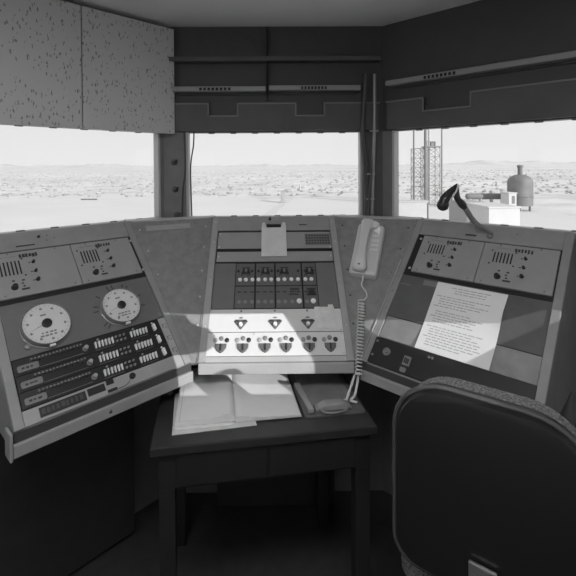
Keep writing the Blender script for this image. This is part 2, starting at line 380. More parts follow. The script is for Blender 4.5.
Rr = console('R', 'right-hand control console with speaker panels, covered by a dark sheet and paper')
speaker_panels(Rr, 'R')
screws(Rr, [(-.219, .508), (-.219, .375)], .005, .005, 'screw')
plate(Rr, 'cover_sheet', -.232, .232, .178, .345, .0045, 'sheet')
plate(Rr, 'cover_sheet', -.232, .232, .0955, .1755, .0042, 'lowsheet')
mark(Rr, [(-.231, -.190, .306, .309)], .0045, m='greyknob')
plate(Rr, 'blank_label', -.15, -.10, .318, .338, .0055, 'greyknob', .0005)
p = plate(Rr, 'black_strip', -.236, .234, .004, .0925, .011, 'black', .002)
sl().lathe([(.013, 0), (.013, .004), (.009, .005), (.0085, .002), (.005, .002), (.0048, .006), (.001, .0065)], (-.182, .052, .011), 20).build('key_switch', 'greyknob', p, smooth=True)
q = sl().box(-.122, -.099, .030, .060, .011, .013).build('engraved_plate', 'greyknob', p); mark(q, scribble(-.119, -.102, .036, .055, 3), .013)
sl().rbox(-.122, -.103, .008, .022, .011, .015, .004).build('toggle_base', 'greyknob', p)
screws(p, [(-.226, .078), (-.226, .030), (-.05, .078), (-.04, .078)], .011, .004, 'greyknob')
sl().box(-.2605, -.2572, 0, .40, .004, .012).build('edge_flange', 'fascia', Rr)
mark(Rr, [(-.064, -.026, .544, .5505)], .008, 'label_strip'); screws(Rr, [(-.245, .2), (-.245, .27), (-.245, .33), (.1, .57)], .009, .0035, 'greyknob')

Lc = console('L', 'left-hand control console with two big round dials and black switch rows')
speaker_panels(Lc, 'L')
screws(Lc, [(.232, .508), (.232, .375)], .005, .0055, 'screw')
pd = plate(Lc, 'dial_panel', -.232, .231, .178, .345, .0045, 'plate')
for (u, v, r, h) in ((-.127, .253, .067, .017), (.101, .252, .064, .017)):
    d = sl().lathe([(r*1.06, 0), (r*1.06, h*.25), (r*1.02, h*.35), (r*1.0, h), (r*.965, h+.003), (r*.95, h), (r*.945, h-.008)], (u, v, .0045), 40).build('dial_bezel', 'bezel', pd, smooth=True)
    w = .0045+h-.004
    sl().cyl((u, v, 0), r*.95, w-.003, w, 40).build('dial_face', 'dialface', d)
    sl().lathe([(.0135, 0), (.0135, .006), (.010, .008), (.009, .006), (.004, .006)], (u, v, w), 20).build('hub', 'black', d, smooth=True)
    a = radians(197); n = sl(); 
    n.add([(u+.01*cos(a)-.0007*sin(a), v+.01*sin(a)+.0007*cos(a), w+.003), (u+.01*cos(a)+.0007*sin(a), v+.01*sin(a)-.0007*cos(a), w+.003), (u+r*.8*cos(a), v+r*.8*sin(a), w+.003), (u+r*.4*cos(a), v+r*.4*sin(a), w+.004)], [(0, 1, 2), (0, 1, 3), (1, 2, 3), (0, 2, 3)])
    n.build('needle', 'ink', d)
    t = sl(); 
    for i in range(10):
        q = radians(25+36*i); t.T = SM @ Matrix.Translation((u+r*.74*cos(q), v+r*.74*sin(q), w)) @ Matrix.Rotation(q, 4, 'Z'); t.box(-.003, .003, -.0035, .0035, 0, .0006)
    t.T = SM
    for i in range(30):
        q = radians(12*i); t.T = SM @ Matrix.Translation((u+r*.86*cos(q), v+r*.86*sin(q), w)) @ Matrix.Rotation(q, 4, 'Z'); t.box(-.0025, .0025, -.0004, .0004, 0, .0005)
    t.T = SM
    for k in range(2): 
        for bx in scribble(u-.02-.004*k, u+.024, v-.03-.009*k, v-.0245-.009*k, 4): t.box(*bx, w, w+.0006)
    t.box(u-.012, u+.004, v+.026, v+.031, w, w+.0006)
    t.build('dial_marking', 'greyknob', d)
    sl().box(u-.008, u+.008, v-r*1.09, v-r*.99, .012, .012+h*.6).build('clamp_lug', 'phonelt', d, bevel=.002)
u, v, r = .101, .253, .064
for aa in (18, 55, 66, 92, 104, 138, 165, 178, 350, 216, 226):
    q = radians(aa); b = MB(SM @ Matrix.Translation((u+r*1.22*cos(q), v+r*1.22*sin(q), .0045)) @ Matrix.Rotation(q, 4, 'Z')); b.box(-.008, .008, -.0018, .0018, 0, .0007); b.build('range_mark', 'ink', pd)
sl().lathe([(.008, 0), (.008, .006), (.003, .008)], (-.185, .203, .0045), 14).build('zero_knob', 'greyknob', pd, smooth=True)
screws(pd, [(.222, .335), (.222, .26), (.222, .19), (-.01, .335)], .0045, .003, 'greyknob')
for k, v in enumerate((.1275, .0835, .0395)):
    p = plate(Lc, 'switch_row', -.229, .206, v+.0035, v+.0465, .006, 'black', .0008); c = v+.022
    q = sl().rbox(-.222, -.170, v+.010, v+.028, .006, .010, .004).build('name_plate', 'greyknob', p); mark(q, scribble(-.212, -.18, v+.016, v+.022, 3), .010)
    for i in range(15):
        sl().lathe([(.0032, 0), (.0026, .010), (.003, .013), (.001, .014)], (-.187+i*.0093, v+.034, .006), 8).build('toggle_switch', 'greyknob', p, smooth=True)
    b = sl().box(-.168, -.05, v+.010, v+.0112, .006, .0066).build('engraved_line', 'greyknob', p)
    knob(p, -.043, v+.022, .006, .0072, .014, 'rail', 'selector_knob')
    for g0 in (-.013, .101):
        for i in range(6):
            sl().add([(g0+i*.0104-.0020, v+.013, .006), (g0+i*.0104+.0020, v+.013, .006), (g0+i*.0104+.0020, v+.031, .006), (g0+i*.0104-.0020, v+.031, .006),
                      (g0+i*.0104-.0018, v+.013, .011), (g0+i*.0104+.0018, v+.013, .011), (g0+i*.0104+.0018, v+.030, .016), (g0+i*.0104-.0018, v+.030, .016)],
                     [(0, 3, 2, 1), (4, 5, 6, 7), (0, 1, 5, 4), (1, 2, 6, 5), (2, 3, 7, 6), (3, 0, 4, 7)]).build('rocker_switch', 'button', p)
        sl().lathe([(.003, 0), (.003, .004), (.001, .005)], (g0+.011, v+.038, .006), 8).build('pilot_lamp', 'rail', p)
        sl().box(g0-.004, g0+.056, v+.0065, v+.0075, .006, .0066).build('engraved_line', 'greyknob', p)
    for i in range(3):
        for j in range(2): knob(p, .053+i*.013, v+.016+j*.014, .006, .003, .006, 'midknob', 'small_knob')
    sl().rbox(.1765, .1855, v+.010, v+.034, .006, .017, .004).build('key_lever', 'button', p, bevel=.001)
    sl().cyl((.180, v+.039, .006), .0025, 0, .004, 8).build('pilot_lamp', 'button', p)
p = plate(Lc, 'margin_strip', .2075, .232, .041, .1755, .006, 'fascia', .001); 
for k in range(3): mark(p, [(.212, .228, .150-.044*k, .1525-.044*k), (.2125, .2165, .14-.044*k, .150-.044*k), (.223, .2265, .135-.044*k, .143-.044*k)], .006, m='greyknob')
p = plate(Lc, 'bottom_panel', -.232, .232, .0015, .0402, .006, 'rail', .001)
q = sl().box(-.195, -.078, .009, .034, .006, .008).build('engraved_plate', 'black', p); mark(q, scribble(-.19, -.083, .013, .030, 9), .008, m='band')
q = sl().box(-.072, -.024, .015, .035, .006, .008).build('engraved_plate', 'black', p)
sl().box(-.018, .003, .026, .040, .006, .009).build('jack_plate', 'black', p); sl().box(-.020, .007, .005, .013, .006, .008).build('engraved_plate', 'black', p)
sl().lathe([(.0095, 0), (.0095, .004), (.006, .007)], (.060, .026, .006), 16).build('jack', 'black', p, smooth=True)
sl().tube(smoothpath([(.052, .022, .009), (.040, .010, .010), (.022, .006, .009), (.008, .007, .009)]), .0008, 6).build('jack_wire', 'ink', p)
MB().lathe([(.006, 0), (.006, .003), (.003, .004)], (0, 0, 0), 12)
b = MB(Matrix.Translation((-.02, -.012, CZ-.040)) @ Matrix.Rotation(pi/2, 4, 'X')); b.lathe([(.005, 0), (.005, .002), (.002, .003)], n=12); b.build('screw', 'chrome', Lc)
MB().box(-W2-.012, -W2-.0045, -.016, .03, CZ-.062, CZ+.008).build('end_bracket', 'rail', Lc, bevel=.003)
knob(Lc, -.077, .573, .008, .0045, .005); mark(Lc, [(-.15, -.095, .541, .546)], .008, 'label_strip'); screws(Lc, [(-.05, .575), (-.055, .556), (-.03, .562)], .008, .0028, 'greyknob')

# ---- corner filler panels
tz = CZ+L*sin(S); ty = L*cos(S)
def fill_frame(s):
    O = Vector((s*.27, DY, CZ)); Tt = Vector((s*.417, 1.7485, tz)); U = (Tt-O).normalized(); X = Vector((.934, -s*.36, 0)); X = (X-U*X.dot(U)).normalized(); N = X.cross(U)
    if N.y > 0: N = -N
    m = Matrix.Identity(4)
    for i in range(3): m[i][0], m[i][1], m[i][2], m[i][3] = X[i], U[i], N[i], O[i]
    return m
for s, lab in ((-1, 'grey triangular corner panel between the left-hand and middle consoles'), (1, 'grey triangular corner panel behind the wall telephone')):
    m = fill_frame(s); mi = m.inverted()
    o = thing('corner_panel', lab, 'corner panel', mw=m)
    q = [Vector((s*.2575, DY, CZ)), Vector((s*.2845, DY, CZ)), Vector((s*(.285+ty*sin(pi/4)-.0015), DY+ty*cos(pi/4)-.0008, tz)), Vector((s*.2575, DY+ty, tz))]
    ql = [mi @ v for v in q]; b = MB()
    vs = [(v.x, v.y, v.z-.018) for v in ql] + [(v.x, v.y, v.z-.001) for v in ql]
    b.add(vs, [(0, 1, 2, 3), (4, 5, 6, 7), (0, 1, 5, 4), (1, 2, 6, 5), (2, 3, 7, 6), (3, 0, 4, 7)]); b.build('sheet', 'filler', o)
    for e0, e1 in ((ql[0], ql[3]), (ql[1], ql[2])):   # raised edge strips
        inn = 1 if (ql[1].x-ql[0].x > 0) == (e0 is ql[0]) else -1
        f = MB(); w = .014
        f.add([(e0.x, e0.y, e0.z-.001), (e0.x+inn*w*.4, e0.y, e0.z-.001), (e1.x+inn*w, e1.y, e1.z-.001), (e1.x, e1.y, e1.z-.001), (e0.x, e0.y, e0.z+.004), (e0.x+inn*w*.4, e0.y, e0.z+.004), (e1.x+inn*w, e1.y, e1.z+.004), (e1.x, e1.y, e1.z+.004)],
              [(0, 1, 2, 3), (4, 5, 6, 7), (0, 1, 5, 4), (1, 2, 6, 5), (2, 3, 7, 6), (3, 0, 4, 7)]); f.build('edge_strip', 'filler', o)
        for k in (.22, .4, .58, .76, .93):
            pnt = e0.lerp(e1, k); MB().lathe([(.0035, 0), (.0035, .001), (.002, .002)], (pnt.x+inn*(.02*k+.012), pnt.y, pnt.z+.0005), 10).build('screw', 'screw' if s < 0 else 'ink', o, smooth=True)
    cap = MB()
    a1, a2 = s*.26, s*(.285+ty*sin(pi/4)); 
    cap.add([(a1, DY+ty+.0, tz-.002), (a2, DY+ty*cos(pi/4), tz-.002), (a2+s*.035, DY+ty*cos(pi/4)+.06, tz-.002), (a1, DY+ty+.058, tz-.002)] + [(a1, DY+ty+.0, tz+.004), (a2, DY+ty*cos(pi/4), tz+.004), (a2+s*.035, DY+ty*cos(pi/4)+.06, tz+.004), (a1, DY+ty+.058, tz+.004)],
            [(0, 1, 2, 3), (4, 5, 6, 7), (0, 1, 5, 4), (1, 2, 6, 5), (2, 3, 7, 6), (3, 0, 4, 7)])
    cap.v = [mi @ v for v in cap.v]; cap.build('top_ledge', 'sill', o)
mL, mR = fill_frame(-1), fill_frame(1)
b = MB(mL); b.box(-.108, .067, .5315, .5555, -.0008, .0002); o = b.build('tape_strip', 'tape'); tag(o, 'long pale strip of tape along the top of the left corner panel', 'tape')

# ------------------------------------------------------------------ wall telephone
ph = thing('wall_telephone', 'light grey wall telephone with handset hung on the right corner panel', 'telephone', mw=mR @ Matrix.Translation((-.012, .414, 0)) @ Matrix.Rotation(radians(-3), 4, 'Z'))
b = MB()
def rr(hx, hy, r, k=5, cx=0, cy=0):
    out = []
    for sx, sy, a0 in ((1, 1, 0), (-1, 1, 90), (-1, -1, 180), (1, -1, 270)):
        for i in range(k+1): a = radians(a0+90*i/k); out.append((cx+sx*(hx-r)+r*cos(a), cy+sy*(hy-r)+r*sin(a)))
    return out
def loft(b, rings):
    n = len(rings[0]); vs = [p for r in rings for p in r]; fs = [list(range(n))[::-1], [(len(rings)-1)*n+i for i in range(n)]]
    for j in range(len(rings)-1): fs += [(j*n+i, j*n+(i+1) % n, (j+1)*n+(i+1) % n, (j+1)*n+i) for i in range(n)]
    return b.add(vs, fs)
loft(b, [[(x, y, z) for x, y in rr(hx, hy, r)] for hx, hy, r, z in ((.052, .113, .012, .001), (.052, .113, .012, .020), (.049, .110, .011, .030), (.047, .108, .011, .032))]); b.build('base', 'phone', ph, smooth=True)
# cradle hooks
for sx in (-1, 1):
    MB().prism([(sx*.012-.012, .088), (sx*.028-.002, .084), (sx*.034, .108), (sx*.016, .118), (sx*.008, .112)], .030, .052).build('cradle_hook', 'phonelt', ph, bevel=.003)
MB().prism([(.016, .078), (.040, .062), (.042, .090), (.022, .106)], .031, .040).build('switch_plate', 'button', ph, bevel=.001)
for i in range(4):
    for j in range(3): MB().rbox(.013+j*.0095, .0205+j*.0095, .052-i*.021, .064-i*.021, .031, .0345, .002, 2).build('key', 'phonelt', ph)
# handset: earpiece at top, grip, mouthpiece at bottom
hs = MB(); rings = []
for y, hx, hz, zc in ((.122, .010, .008, .045), (.118, .018, .013, .047), (.104, .021, .016, .049), (.090, .019, .015, .054), (.070, .0145, .012, .060), (.02, .0135, .011, .063), (-.03, .0135, .011, .063), (-.056, .016, .012, .060), (-.074, .021, .015, .053), (-.092, .0235, .016, .047), (-.104, .019, .013, .045), (-.108, .010, .008, .044)):
    hx *= 1.18; rings.append([(-.012+hx*math.copysign(abs(cos(a))**.7, cos(a)), y, zc+hz*math.copysign(abs(sin(a))**.7, sin(a))) for a in [2*pi*i/20 for i in range(20)]])
loft(hs, rings); h = hs.build('handset', 'phone', ph, smooth=True)
MB().cyl((-.012, -.088, .062), .004, 0, .0025, 10).build('mouthpiece_hole', 'black', h)
# cord: short drop, coil, two strands folded onto the desk
phi = ph.matrix_world.inverted()
def fp(u, v, w): return phi @ (mR @ Vector((u, v, w)))
cd = MB(); P = [fp(-.014, .318, .022), fp(-.014, .285, .024), fp(-.016, .262, .020), fp(.002, .240, .016), fp(.006, .222, .016), fp(-.004, .205, .018)]
cd.tube(smoothpath(P), .0026, 8)
coil = []; N = 22; A, B = (-.010, .205), (.010, -.045)
for i in range(N*14+1):
    t = i/(N*14); a = 2*pi*N*t; rad = .0135*(1-.25*t)
    coil.append(fp(A[0]+(B[0]-A[0])*t+rad*cos(a), A[1]+(B[1]-A[1])*t, .018+.010*t+rad*.8*sin(a)))
cd.tube(coil, .0021, 6)
DZ = .69
ends = [fp(.012, -.045, .026), phi @ Vector((.268, 1.375, .765)), phi @ Vector((.252, 1.352, .715)), phi @ Vector((.236, 1.338, DZ+.014)), phi @ Vector((.252, 1.325, DZ+.0135))]
cd.tube(smoothpath(ends), .0042, 8)
ends = [fp(.006, -.045, .030), phi @ Vector((.256, 1.374, .765)), phi @ Vector((.230, 1.352, .715)), phi @ Vector((.221, 1.34, DZ+.014)), phi @ Vector((.205, 1.335, DZ+.0135))]
cd.tube(smoothpath(ends), .0042, 8)
cd.build('coiled_cord', 'cord', ph, smooth=True)

# ------------------------------------------------------------------ paper goods on the consoles
def on_console(name, key, label, cat): return thing(name, label, cat, mw=CM[key] @ SM)
o = on_console('hanging_notepad', 'C', 'pale blank notepad hanging by its bulldog clip on the middle console', 'notepad')
MB().box(-.052, .049, .400, .548, .0085, .0135).build('pad', 'paperold', o)
MB().prism([(-.050, .548), (-.050, .562), (-.036, .562), (-.036, .551), (.033, .551), (.033, .562), (.047, .562), (.047, .540), (-.050, .540)], .0135, .0150).build('torn_top', 'paperold', o)
MB().rbox(-.032, .029, .538, .549, .0135, .021, .003).build('clip', 'black', o)
o = on_console('taped_note', 'C', 'small crumpled note taped over the right end of the ivory panel', 'note')
b = MB(); nx = 8; vs = []; rn = random.Random(3)
for j in range(nx+1):
    for i in range(nx+1): vs.append((.139+.070*i/nx, .109+.078*j/nx + (.004 if i == nx-1 and j == nx else 0), .0115+.0035*rn.random()))
n2 = len(vs); vs += [(x, y, z-.0006) for x, y, z in vs]
fs = []
for j in range(nx):
    for i in range(nx): q = j*(nx+1)+i; fs += [(q, q+1, q+nx+2, q+nx+1), (n2+q, n2+q+nx+1, n2+q+nx+2, n2+q+1)]
b.add(vs, fs); b.build('sheet', 'note', o, smooth=True)
MB().box(.188, .206, .176, .194, .0152, .0156).build('tape', 'paperold', o)
o = on_console('typed_notice', 'R', 'big typed white notice lying on the right-hand console', 'notice')
b = MB(); nx, ny = 10, 8; vs = []
for j in range(ny+1):
    for i in range(nx+1):
        u, v = i/nx, j/ny; lift = .010*max(0, (u-.75)/.25)**2*math.exp(-((v-.72)/.16)**2)
        vs.append((-.102+.219*u, .0935+.2465*v, .0118*(1-min(1, v*3))+.0062*min(1, v*3)+lift))
n2 = len(vs); vs += [(x, y, z-.0005) for x, y, z in vs]; fs = []
for j in range(ny):
    for i in range(nx): q = j*(nx+1)+i; fs += [(q, q+1, q+nx+2, q+nx+1), (n2+q, n2+q+nx+1, n2+q+nx+2, n2+q+1)]
b.add(vs, fs); b.build('sheet', 'paper', o, smooth=True)
b = MB(); rn = random.Random(5)
for j in range(24):
    v = .325-j*.0092
    if j in (3, 9, 15): continue
    x = -.090+(.04 if j < 3 else 0)+(.012 if j % 4 else 0); end = (.06 if j < 3 else -.09+.19*(.5+.5*rn.random()))
    while x < end:
        w = .006+.014*rn.random(); zz = .0062+ (.0118-.0062)*max(0, 1-min(1, (v-.0935)/.2465*3))
        if x+w < .085: b.box(x, x+w, v, v+.0026, zz+.0001, zz+.0005)
        x += w+.0035
b.build('typed_lines', 'faint', o)
o = MB(CM['R'] @ SM).rbox(-.229, -.107, .097, .174, .0046, .0056, .004).build('scuffed_sheet', 'lowsheet'); tag(o, 'scuffed pale grey sheet left of the typed notice on the right console', 'sheet')

# ------------------------------------------------------------------ gooseneck lamp
lb = (CM['R'] @ SM) @ Vector((.017, .55, .008))
lampo = thing('gooseneck_lamp', 'black gooseneck lamp bent over the right-hand console before the window', 'lamp', loc=lb)
Yl = lb.y
def lp(x, y, dy=0): return at(x, y, Yl+dy) - lb
MB(Matrix.Rotation(radians(45.5), 4, 'X')).lathe([(.011, 0), (.011, .003), (.009, .008), (.007, .010)], n=16).build('foot', 'neck', lampo, smooth=True)
nk = smoothpath([Vector((0, 0, .006)), lp(490.5, 233), lp(485, 228.5), lp(478, 225), lp(472.5, 219.5), lp(467, 211), lp(464.5, 206.5)])
MB().tube(nk, [.0065+.003*min(1, i/24) for i in range(len(nk))], 10).build('gooseneck', 'neck', lampo, smooth=True)
sk = smoothpath([lp(465.5, 208.5), lp(461, 203), lp(457.5, 198.5), lp(456.5, 192), lp(457.5, 186)])
MB().tube(sk, [.0085, .0095, .0105, .0115, .0125, .0135, .0135, .0135, .0135, .013, .0125, .012, .0115, .011, .0112, .0112, .0112, .011, .011, .0108, .0105, .0105, .010, .0098, .0095, .009, .009, .0085, .008, .0075, .007, .006, .005][:len(sk)], 10).build('socket', 'lamp', lampo, smooth=True)
hd = smoothpath([lp(457.6, 183.5), lp(452.5, 189), lp(448.5, 194), lp(445.2, 199.5), lp(443.6, 203), lp(442.9, 205)], 5)
ax = (hd[-1]-hd[-4]).normalized(); e0 = hd[-1]; RB = .0205
hd += [e0+ax*RB*q for q in (.25, .45, .62, .76, .87, .95, .99)]
n = len(hd)-7; rs = [.0008+.0172*min(1, (i/(n-1))/.55)**.85 + (.002 if i/(n-1) > .8 else 0) for i in range(n)] + [RB*sqrt(1-q*q) for q in (.25, .45, .62, .76, .87, .95, .99)]
MB().tube(hd, rs, 18).build('shade', 'lamp', lampo, smooth=True)
MB().tube(smoothpath([lp(458.6, 184.5, -.008), lp(456.8, 190, -.013), lp(453.3, 196, -.013), lp(450, 200.5, -.013), lp(448.4, 203.5, -.013)], 4), [.0014]+[.0030]*15+[.0014], 8).build('shade_rim', 'lampin', lampo, smooth=True)

# ------------------------------------------------------------------ conduits and wires on the window posts
def wire(name, pts, r, m, label, cat, k=8):
    b = MB(); b.tube(smoothpath(pts, k), r, 8); o = b.build(name, m, smooth=True); tag(o, label, cat); return o
Yp = 1.837
cdu = thing('conduit', 'grey vertical conduit with three clamps on the right window post', 'conduit', loc=at(373, 216, Yp))
b0 = at(373, 216, Yp)
MB().tube([at(374.6, 74, Yp)-b0, at(374.3, 132, Yp)-b0, at(372.8, 175, Yp)-b0, at(371.8, 217, Yp)-b0], .0075, 10).build('pipe', 'conduit', cdu, smooth=True)
for x, y in ((374, 131), (370.5, 174), (370, 199)):
    c = at(x, y, Yp)-b0; MB().box(c.x-.018, c.x+.018, c.y-.012, c.y+.009, c.z-.0035, c.z+.0035).build('clamp', 'rail', cdu, bevel=.002)
wire('drooping_cable', [at(366, 74, 1.832), at(363.5, 110, 1.832), at(362.5, 135, 1.832), at(364.5, 160, 1.835), at(366, 190, 1.84), at(366, 215, 1.84)], .011, 'wire', 'thick black cable drooping along the left edge of the right window post', 'cable')
wire('drooping_cable', [at(369.5, 150, 1.815), at(371.5, 170, 1.812), at(369.5, 190, 1.815), at(368.5, 215, 1.82)], .004, 'wire', 'thin dark cable curling beside the conduit on the right window post', 'cable')
wire('power_cord', [at(183.8, 128, 1.858), at(185, 150, 1.858), at(185, 172, 1.855), at(182.8, 192, 1.855), at(182.2, 217, 1.858)], .0035, 'wire', 'dark cord running down the middle of the left window post', 'cord')
wire('blind_cord', [at(194, 131, 1.85), at(193.5, 145, 1.85), at(191.2, 160, 1.85), at(190.6, 172, 1.85), at(191, 190, 1.85), at(191.8, 216, 1.85)], .003, 'wire', 'thin black cord hanging at the left jamb of the middle window', 'cord')
for (x, y), lab in zip(((174.5, 162.5), (175.5, 189.5), (177.5, 215)), ('topmost of three small round hooks on the left window post', 'middle one of three small round hooks on the left window post', 'lowest of three small round hooks on the left window post, by the sill')):
    c = at(x, y, 1.868); h = thing('round_hook', lab, 'hook', loc=c, group=None)
    b = MB(Matrix.Rotation(pi/2, 4, 'X')); b.lathe([(.013, 0), (.013, .006), (.010, .009), (.004, .010)], n=16); b.build('boss', 'head', h, smooth=True)
    b = MB(); b.tube(smoothpath([(.004, -.008, .0), (.004, -.03, .002), (.012, -.036, .008), (.020, -.030, .010)], 4), .0028, 8); b.build('hook_arm', 'wire', h, smooth=True)

# ------------------------------------------------------------------ desk with book, clipboard
ROT = radians(8)
DM = Matrix.Translation((-.327, 1.138, 0)) @ Matrix.Rotation(ROT, 4, 'Z')
dk = thing('writing_desk', 'dark wooden writing desk tucked under the middle console', 'desk', mw=DM)
dw = .625
MB().box(-.02, dw, 0, .53, DZ-.026, DZ).build('desk_top', 'desktop', dk, bevel=.004)
MB().box(0, dw-.015, .018, .51, DZ-.13, DZ-.026).build('apron', 'desk', dk, bevel=.002)
for x0, x1 in ((.05, .302), (.308, dw-.065)): MB().box(x0, x1, .012, .019, DZ-.122, DZ-.034).build('drawer', 'desk', dk, bevel=.002)
for x in (.0, dw-.06):
    for y in (.02, .465): MB().box(x, x+.045, y, y+.045, 0, DZ-.13).build('leg', 'desk', dk, bevel=.003)
# ledger: local x across pages, y away from the viewer
BM = Matrix.Translation((-.124, 1.244, DZ)) @ Matrix.Rotation(radians(7.2), 4, 'Z')
bk = thing('open_ledger', 'open blank ledger book lying on the desk in front of the middle console', 'book', mw=BM)
bl = .325
MB().box(-.180, -.004, -.004, bl, .0062, .0090).build('cover', 'paperold', bk, bevel=.001); MB().box(.004, .200, .002, bl+.004, .001, .004).build('cover', 'paperold', bk, bevel=.001)
def pages(sgn, w, prof, name):
    top = prof; b = MB(); pl = [(sgn*x, z) for x, z in top] + [(sgn*top[-1][0], top[0][2] if len(top[0]) > 2 else .0062), (sgn*top[0][0], .0062)]
    b.prism(pl, 0, bl, 'y'); return b.build(name, 'paper', bk, smooth=True)
lp_ = [(.0, .012), (.001, .021), (.009, .028), (.018, .0315), (.030, .030), (.048, .0255), (.075, .0225), (.11, .0215), (.15, .0208), (.174, .0200)]
b = MB(); b.prism([(-x, z) for x, z in lp_] + [(-.174, .0091), (.0, .0091)], 0, bl, 'y'); b.build('left_pages', 'paper', bk, smooth=True)
rp_ = [(.0005, .017), (.006, .0205), (.020, .0205), (.045, .0165), (.09, .0130), (.14, .0112), (.202, .0100)]
b = MB(); b.prism([(x, z) for x, z in rp_[:-1]] + [(.195, .0100), (.195, .0041), (.0005, .0041)], 0, bl, 'y'); b.build('right_pages', 'paper', bk, smooth=True)
rn = random.Random(2); b = MB()
for i in range(10): x = .025+.012*rn.random(); y = .05+.016*(i % 5); b.box(x+.015*(i//5), x+.02+.03*rn.random(), y, y+.002, .0170, .0174) if i < 0 else None
b = MB(); b.box(-.163, -.162, .0, bl-.002, .0200, .0208); b.build('margin_line', 'faint', bk)
o = thing('loose_papers', 'loose folded sheets sticking out under the open ledger', 'papers', mw=BM)
MB(Matrix.Rotation(radians(3), 4, 'Z')).box(-.182, .06, -.022, .20, .0003, .0022).build('sheet', 'paperold', o); MB(Matrix.Rotation(radians(-1), 4, 'Z')).box(-.176, -.004, -.012, .19, .0024, .0060).build('sheet', 'paper', o)
# clipboard to the right of the ledger
KM = DM @ Matrix.Translation((.430, .072, DZ))
cb = thing('clipboard', 'worn dark clipboard lying on the desk right of the ledger', 'clipboard', mw=KM)
MB().rbox(-.005, .185, -.005, .31, .0003, .0045, .012).build('board', 'board', cb); MB().rbox(.012, .168, .05, .30, .0047, .0062, .003).build('sheet', 'lowsheet', cb)
c = MB().prism([(.035, .0047), (.150, .0047), (.143, .014), (.120, .023), (.066, .023), (.043, .014)], .016, .048, 'y').build('spring_clip', 'rail', cb, bevel=.002)
MB().tube(smoothpath([(.045, .012, .016), (.055, -.004, .014), (.085, -.010, .013), (.120, -.004, .014), (.140, .018, .018)], 5), .003, 8).build('wire_loop', 'steel', c, smooth=True)
o = MB(KM @ Matrix.Translation((.018, .010, .0064)) @ Matrix.Rotation(radians(4), 4, 'Z')).box(-.010, .008, 0, .165, 0, .012).build('wooden_ruler', 'pen', bevel=.0015); tag(o, 'short grey wooden ruler lying along the left side of the clipboard', 'ruler')

# ------------------------------------------------------------------ chair
ca = radians(-37)
CHM = Matrix.Translation((.500, 1.0, -.06)) @ Matrix.Rotation(ca, 4, 'Z')      # local x along the back, y towards the console
ch = thing('office_chair', 'black vinyl office chair with tweed cushion, seen from behind at the right', 'chair', mw=CHM)
def backring(y, hx, zb, zt, r, k=8):
    out = []
    for sx, sz, a0 in ((1, 1, 0), (-1, 1, 90), (-1, -1, 180), (1, -1, 270)):
        rz = r if sz > 0 else .06
        for i in range(k+1):
            a = radians(a0+90*i/k); out.append((sx*(hx-rz)+rz*cos(a), y, (zt-rz if sz > 0 else zb+rz)+rz*sin(a)))
    return out
zt = .966
b = MB(); loft(b, [backring(y, hx, (.50+d), zt-d, .13) for y, hx, d in ((-.062, .19, .02), (-.058, .205, .008), (-.045, .212, .0), (-.015, .212, .0))]); b.build('back_shell', 'vinyl', ch, smooth=True)
b = MB(); pts = backring(-.044, .2145, .497, zt+.003, .132); b.tube([Vector(p) for p in pts]+[Vector(pts[0])], .006, 8); b.build('piping', 'trim', ch, smooth=True)
b = MB(); loft(b, [backring(y, hx, .52-d, zt+d, .13) for y, hx, d in ((-.014, .202, -.02), (0.0, .208, -.004), (.03, .206, .0), (.045, .195, -.010), (.05, .18, -.025))]); b.build('back_cushion', 'tweed', ch, smooth=True)
b = MB(); loft(b, [[(x, y+.20, z) for x, y in rr(hx, hy, .06, 6)] for hx, hy, z in ((.20, .20, .40), (.225, .215, .415), (.225, .215, .445), (.215, .205, .462), (.18, .17, .468))]); b.build('seat', 'tweed', ch, smooth=True)
MB().prism([(-.066, .47), (-.066, .60), (-.075, .60), (-.075, .46), (-.06, .385), (.20, .385), (.20, .398), (-.05, .398)], -.03, .03, 'x').build('back_bracket', 'steel', ch, bevel=.003)
MB().lathe([(.03, .09), (.03, .28), (.018, .28), (.018, .385)], (0, .20, 0), 16).build('column', 'steel', ch, smooth=True)
for k in range(5):
    a = radians(72*k+18); T = Matrix.Translation((0, .20, 0)) @ Matrix.Rotation(a, 4, 'Z')
    MB(T).prism([(.02, .115), (.27, .075), (.27, .055), (.02, .08)], -.016, .016, 'y').build('base_leg', 'steel', ch, bevel=.004)
    MB(T @ Matrix.Translation((.265, 0, .0275)) @ Matrix.Rotation(pi/2, 4, 'X')).lathe([(.020, -.02), (.027, -.015), (.027, .015), (.020, .02)], n=18).build('caster', 'rubber', ch, smooth=True)

# ------------------------------------------------------------------ out of view: added sun blockers by the rear windows, added fill light
rk = thing('sun_blocker', 'added grey sun-blocking frame, out of view by the right rear windows', 'sun blocker', loc=(.80, .22, 0))  # added out of view to shape the sun patches on console and book
MB().box(-.28, .245, -.02, .08, .0, 1.217).build('lower_block', 'blocker', rk, bevel=.003)
MB().box(-.28, .285, .06, .08, 1.505, 1.95).build('upper_block', 'blocker', rk, bevel=.003)
MB().box(-.28, -.235, .04, .08, 1.217, 1.505).build('upright', 'blocker', rk)
cp = thing('sun_blocker_dome', 'added grey sun-blocking dome on the lower block of the unseen frame', 'cap', loc=(.775, .262, 1.219))  # added dome, its shadow makes the hump on fascia and book
b = MB(); b.lathe([(.058, 0), (.058, .03), (.050, .065), (.034, .085), (.012, .092)], (0, 0, 0), 20); b.build('blocker_dome', 'cap', cp, smooth=True)
MB().prism([(-.03, -.05), (-.02, -.09), (.0, -.10), (.02, -.09), (.03, -.05)], .001, .009).build('blocker_lip', 'cap', cp, bevel=.003)
